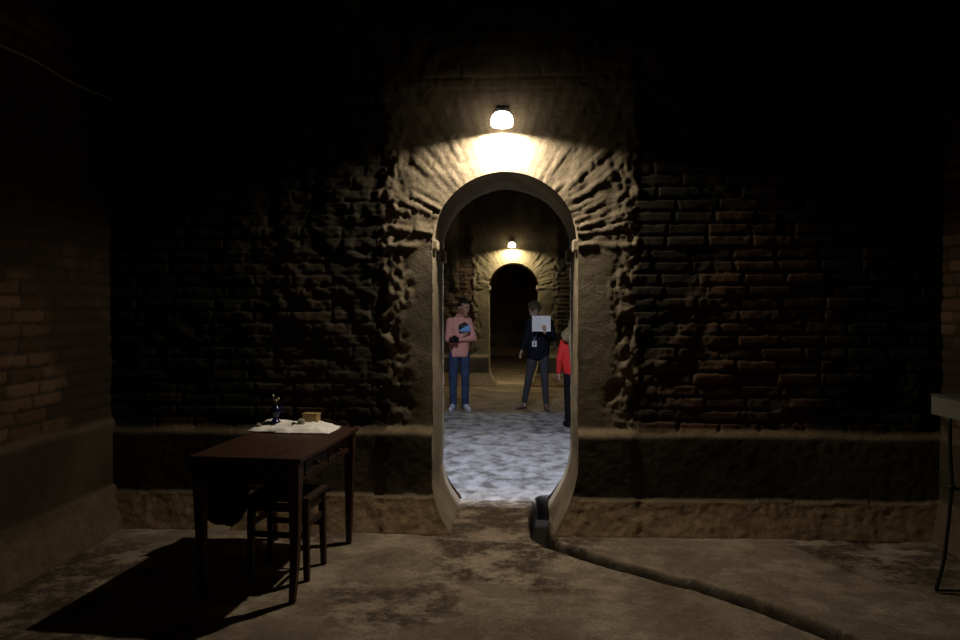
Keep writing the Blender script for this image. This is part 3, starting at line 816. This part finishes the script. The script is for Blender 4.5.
    bm = bmesh.new(); mb_shape(bm, [((-.06, 0, -.035), (.028, .03, .025)), ((.07, 0, -.035), (.028, .03, .025)), ((-.055, 0, .03), (.025, .026, .025)), ((.065, .0, .025), (.025, .026, .025))]); from_bm('pouch_body', bm, mat('pale_blue_cloth', (.16, .30, .58), .7, .2, var=.2, scale=25), b, True)
    bm = bmesh.new(); mb_shape(bm, [((-.075, -.004, .045), (.024, .034, .022)), ((.03, -.004, .065), (.024, .034, .020)), ((-.07, -.004, .0), (.02, .034, .02)), ((.0, 0, .085), .018)]); from_bm('flap', bm, mk, b, True)
man()

# ---- woman reading from a sheet of paper
def woman():
    px, py = .315, 11.72
    fz = floor_z(px, py)
    root = thing('person', 'person in a navy jacket and grey trousers holding up a white sheet of paper', 'person', (px, py, fz), 0)
    skin = mat('fair_skin', (.42, .27, .19), .6, .3); jack = mat('navy_jacket', (.007, .008, .014), .8, .15, bump=.15, scale=14); tr = mat('grey_trousers', (.052, .053, .060), .85, .1, var=.15, scale=12, bump=.1)
    boot = mat('brown_boot', (.20, .125, .10), .7, .2); hair = mat('fair_brown_hair', (.075, .055, .03), .65, .3, var=.4, scale=50, bump=.8)
    aL, aR = V((-.205, -.03, .09)), V((.150, -.14, .09)); kL, kR = V((-.135, -.05, .50)), V((.125, -.10, .50)); hL, hR = V((-.060, 0, .90)), V((.110, -.01, .90))
    shL, shR = V((-.120, .0, 1.42)), V((.205, .01, 1.44)); elL, elR = V((-.185, -.02, 1.14)), V((.275, -.05, 1.17))
    wL, wR = V((-.255, -.13, .955)), V((.120, -.285, 1.275))
    hc = V((-.045, -.090, 1.625))
    hs, h, s = head_parts(hc, math.radians(-22), math.radians(36), 0, 1.18)
    body = hs + [[(V((.04, .02, 1.45)), .055), (V((-.015, -.030, 1.59)), .047)]]
    body += [[(V((.02, 0, .96)), (.150, .10, .12)), (V((.025, 0, 1.14)), (.115, .085, .10)), (V((.04, 0, 1.30)), (.135, .10, .12)), (shL, .045), (shR, .045)]]
    for hp, k, a in ((hL, kL, aL), (hR, kR, aR)):
        body += limb((hp, .082), (k, .050), (a, .036)); body += [[(a, .034), (a + V((0, -.06, -.050)), .022), (a + V((0, .015, -.05)), .024)]]
    for sh_, e, w_ in ((shL, elL, wL), (shR, elR, wR)):
        body += limb((sh_, .046), (e, .036), (w_, .026))
    body += hand_shapes(wL, (-.25, -.55, -.45), (-.6, 0, .6), (.3, -.8, .4), .5, .95)
    body += hand_shapes(wR, (-.15, -.30, .9), (0, -1, -.2), (-1, 0, .2), .75, .95)
    fused('body', body, skin, root)
    tz = [[(V((-.05, 0, .84)), (.115, .120, .05)), (V((.09, 0, .84)), (.115, .120, .05)), (V((.025, 0, 1.12)), (.165, .120, .10)), (V((.04, 0, 1.32)), (.170, .125, .12)), (shL, .066), (shR, .068), (V((.04, .02, 1.48)), .066)]]
    tz += limb((shL, .068), (elL, .056), (V((-.235, -.110, .985)), .042)) + limb((shR, .070), (elR, .060), (V((.150, -.255, 1.255)), .044))
    fused('jacket', tz, jack, root, .008, 3)
    jz = [[(V((.02, 0, .93)), (.155, .11, .08)), (V((.02, 0, .87)), (.160, .115, .08))]]
    for hp, k, a in ((hL, kL, aL), (hR, kR, aR)): jz += limb((hp, .096), (k, .066), (a + V((0, 0, .03)), .050))
    fused('trousers', jz, tr, root, .008, 3)
    for a, yw in ((aL, -.75), (aR, .1)):
        d = V((math.sin(yw), -math.cos(yw), 0))
        b = fused('boot', [[(V((a.x, a.y, .125)), .046), (V((a.x, a.y + .01, .045)), .040)], [(V((a.x, a.y, .075)), .042), (V((a.x, a.y, .032)) + d * .12, .034), (V((a.x, a.y, .028)) + d * .17, .024), (V((a.x, a.y + .025, .03)), .036)]], boot, root, .006, 2)
        bm = bmesh.new(); mb_shape(bm, [(V((a.x, a.y + .03, .008)), (.038, .038, .009)), (V((a.x, a.y, .008)) + d * .12, (.040, .040, .009)), (V((a.x, a.y, .008)) + d * .175, (.024, .024, .009))]); from_bm('sole', bm, M_iron, b, True)
    hz = [[(h(0, .036, .048), .082 * s), (h(0, .0, .066), .072 * s), (h(.02, .03, .03), .076 * s), (h(-.02, .03, .03), .076 * s), (h(0, .062, -.03), .054 * s)]]
    rr = random.Random(4)
    for i in range(46):
        a, b = rr.uniform(0, 6.28), rr.uniform(-.15, 1.2)
        x, y, z = .088 * math.cos(a) * math.cos(b), .02 + .100 * math.sin(a) * math.cos(b), .035 + .092 * math.sin(b)
        if y < -.03 and z < .07: continue
        hz.append([(h(x, y, z), rr.uniform(.014, .024) * s)])
    fused('hair', hz, hair, root, .006, 1)
    face(root, h, s, mat('brow_fair', (.08, .06, .035), .8), mat('lips_woman', (.34, .15, .13), .5))
    W = lambda p: V((px, py, fz)) + p
    # folded sheet of paper
    pp = W(V((.045, -.305, 1.420)))
    sh_ = thing('paper_sheet', 'opened white sheet of paper held up by the person in navy', 'paper', pp, 0)
    paper = mat('white_paper', (.80, .80, .80), .8, .2); ink = mat('grey_print', (.36, .36, .40), .8)
    def page(sx, w_, hgt, ang, nm):
        bm = bmesh.new()
        vs = [(0, 0), (sx * w_, 0)]
        a = [bm.verts.new((x * math.cos(ang), -abs(x) * math.sin(ang), z + .012 * sx * -x)) for x, z in ((0, -hgt / 2), (sx * w_, -hgt / 2), (sx * w_, hgt / 2), (0, hgt / 2))]
        f = bm.faces.new(a)
        bmesh.ops.subdivide_edges(bm, edges=bm.edges[:], cuts=4, use_grid_fill=True)
        for v in bm.verts: v.co.y += .006 * math.sin(v.co.z * 18 + sx)
        e = bmesh.ops.extrude_face_region(bm, geom=bm.faces[:]); bmesh.ops.translate(bm, vec=(0, .0012, 0), verts=[g for g in e['geom'] if isinstance(g, bmesh.types.BMVert)])
        pg = from_bm(nm, bm, paper, sh_)
        return pg
    for sx, w_ in ((-1, .145), (1, .170)):
        pg = page(sx, w_, .255, .42 if sx < 0 else .0, 'page')
    # hanging badge on a lanyard
    bd = thing('badge_lanyard', 'white name badge hanging on a lanyard before the navy jacket', 'badge', W(V((-.045, -.165, 1.085))), .1)
    bm = bmesh.new(); box(bm, (0, 0, 0), (.074, .005, .098)); from_bm('card', bm, paper, bd, bev=.002)
    bm = bmesh.new(); box(bm, (0, -.004, -.008), (.026, .003, .036)); box(bm, (0, -.004, .032), (.05, .003, .01)); from_bm('print', bm, mat('dark_print', (.05, .05, .14), .8), bd)
    lan = mat('lanyard_ribbon', (.16, .18, .30), .7)
    bm = bmesh.new()
    for sx in (-1, 1):
        tube(bm, [(0, -.002, .05), (sx * .018, -.006, .11), (sx * .040 + .01, -.004, .20), (sx * .065 + .03, .03, .31), (sx * .070 + .04, .09, .36)], .006, 6)
    from_bm('ribbon', bm, lan, bd, True)
woman()

# ---- girl in red beside the right jamb
def girl():
    px, py = .786, 9.86
    fz = floor_z(px, py)
    root = thing('person', 'person with long fair hair in a red jacket, half hidden by the right jamb', 'person', (px, py, fz), math.radians(-165))
    skin = mat('rosy_skin', (.45, .28, .21), .6, .3); red = mat('red_jacket', (.60, .030, .030), .75, .2, var=.08, scale=14, bump=.15); tr = mat('black_trousers', (.010, .010, .012), .8, .1)
    hair = mat('long_fair_hair', (.17, .12, .06), .6, .3, var=.35, scale=30, bump=.5)
    aL, aR = V((-.080, .02, .08)), V((.080, -.02, .08)); kL, kR = V((-.080, -.01, .42)), V((.080, -.02, .42)); hL, hR = V((-.070, 0, .77)), V((.070, 0, .77))
    shL, shR = V((-.150, .0, 1.19)), V((.150, .0, 1.19)); elL, elR = V((-.185, .02, .96)), V((.215, .01, .96)); wL, wR = V((-.180, -.02, .755)), V((.215, -.03, .755))
    hs, h, s = head_parts(V((0, -.035, 1.405)), math.radians(20), math.radians(4), 0, .97)
    body = hs + [[(V((0, .01, 1.22)), .048), (V((0, -.01, 1.34)), .044)]]
    body += [[(V((0, 0, .81)), (.125, .09, .10)), (V((0, 0, .96)), (.10, .075, .09)), (V((0, 0, 1.10)), (.118, .085, .10)), (shL, .040), (shR, .040)]]
    for hp, k, a in ((hL, kL, aL), (hR, kR, aR)):
        body += limb((hp, .070), (k, .045), (a, .032)); body += [[(a, .030), (a + V((0, -.06, -.045)), .021), (a + V((0, .015, -.042)), .023)]]
    for sh_, e, w_ in ((shL, elL, wL), (shR, elR, wR)): body += limb((sh_, .040), (e, .032), (w_, .023))
    body += hand_shapes(wL, (0, -.1, -1), (-1, 0, 0), (0, -1, 0), .45, .88) + hand_shapes(wR, (0, -.1, -1), (1, 0, 0), (0, -1, 0), .45, .88)
    fused('body', body, skin, root)
    tz = [[(V((0, 0, .76)), (.158, .115, .06)), (V((0, 0, .94)), (.140, .105, .09)), (V((0, 0, 1.11)), (.145, .105, .10)), (shL, .056), (shR, .056), (V((0, .01, 1.25)), .056)]]
    tz += limb((shL, .058), (elL, .050), (wL + V((0, 0, .02)), .038)) + limb((shR, .058), (elR, .050), (wR + V((0, 0, .02)), .038))
    fused('jacket', tz, red, root, .008, 3)
    jz = [[(V((0, 0, .80)), (.13, .095, .07)), (V((0, 0, .74)), (.135, .10, .07))]]
    for hp, k, a in ((hL, kL, aL), (hR, kR, aR)): jz += limb((hp, .084), (k, .058), (a + V((0, 0, .02)), .045))
    fused('trousers', jz, tr, root, .008, 3)
    for a in (aL, aR):
        b = fused('shoe', [[(V((a.x, a.y, .065)), .040), (V((a.x, a.y + .03, .038)), .036), (V((a.x, a.y - .12, .034)), .031), (V((a.x, a.y - .16, .03)), .024)]], tr, root, .006, 2)
        bm = bmesh.new(); mb_shape(bm, [(V((a.x, a.y + .03, .008)), (.037, .037, .009)), (V((a.x, a.y - .12, .008)), (.038, .038, .009)), (V((a.x, a.y - .165, .008)), (.024, .024, .009))]); from_bm('sole', bm, M_iron, b, True)
    hz = [[(h(0, .034, .048), .080 * s), (h(0, .0, .066), .070 * s), (h(.016, .03, .03), .074 * s), (h(-.016, .03, .03), .074 * s), (h(0, .062, -.03), .054 * s)],
          [(h(0, .045, 0), (.08, .06, .06)), (V((.075, .065, 1.30)), (.145, .075, .06)), (V((.075, .10, 1.235)), (.14, .05, .05))]]
    rr = random.Random(5)
    for i in range(26):
        x = -.11 + .22 * i / 25
        hz.append([(h(x * .7, .06 + .02 * rr.random(), -.02), .014), (V((x * 1.05, .115 + rr.uniform(-.01, .015), 1.18)), .013), (V((x * .9, .118 + rr.uniform(-.01, .01), 1.02 + rr.uniform(-.04, .04))), .007)])
    for sx in (-1, 1): hz.append([(h(sx * .07, .01, .02), .02 * s), (V((sx * .085, .03, 1.24)), .024), (V((sx * .09, .06, 1.12)), .016)])
    fused('hair', hz, hair, root, .006, 1)
    face(root, h, s, mat('brow_girl', (.12, .09, .05), .8), mat('lips_girl', (.38, .17, .15), .5))
girl()
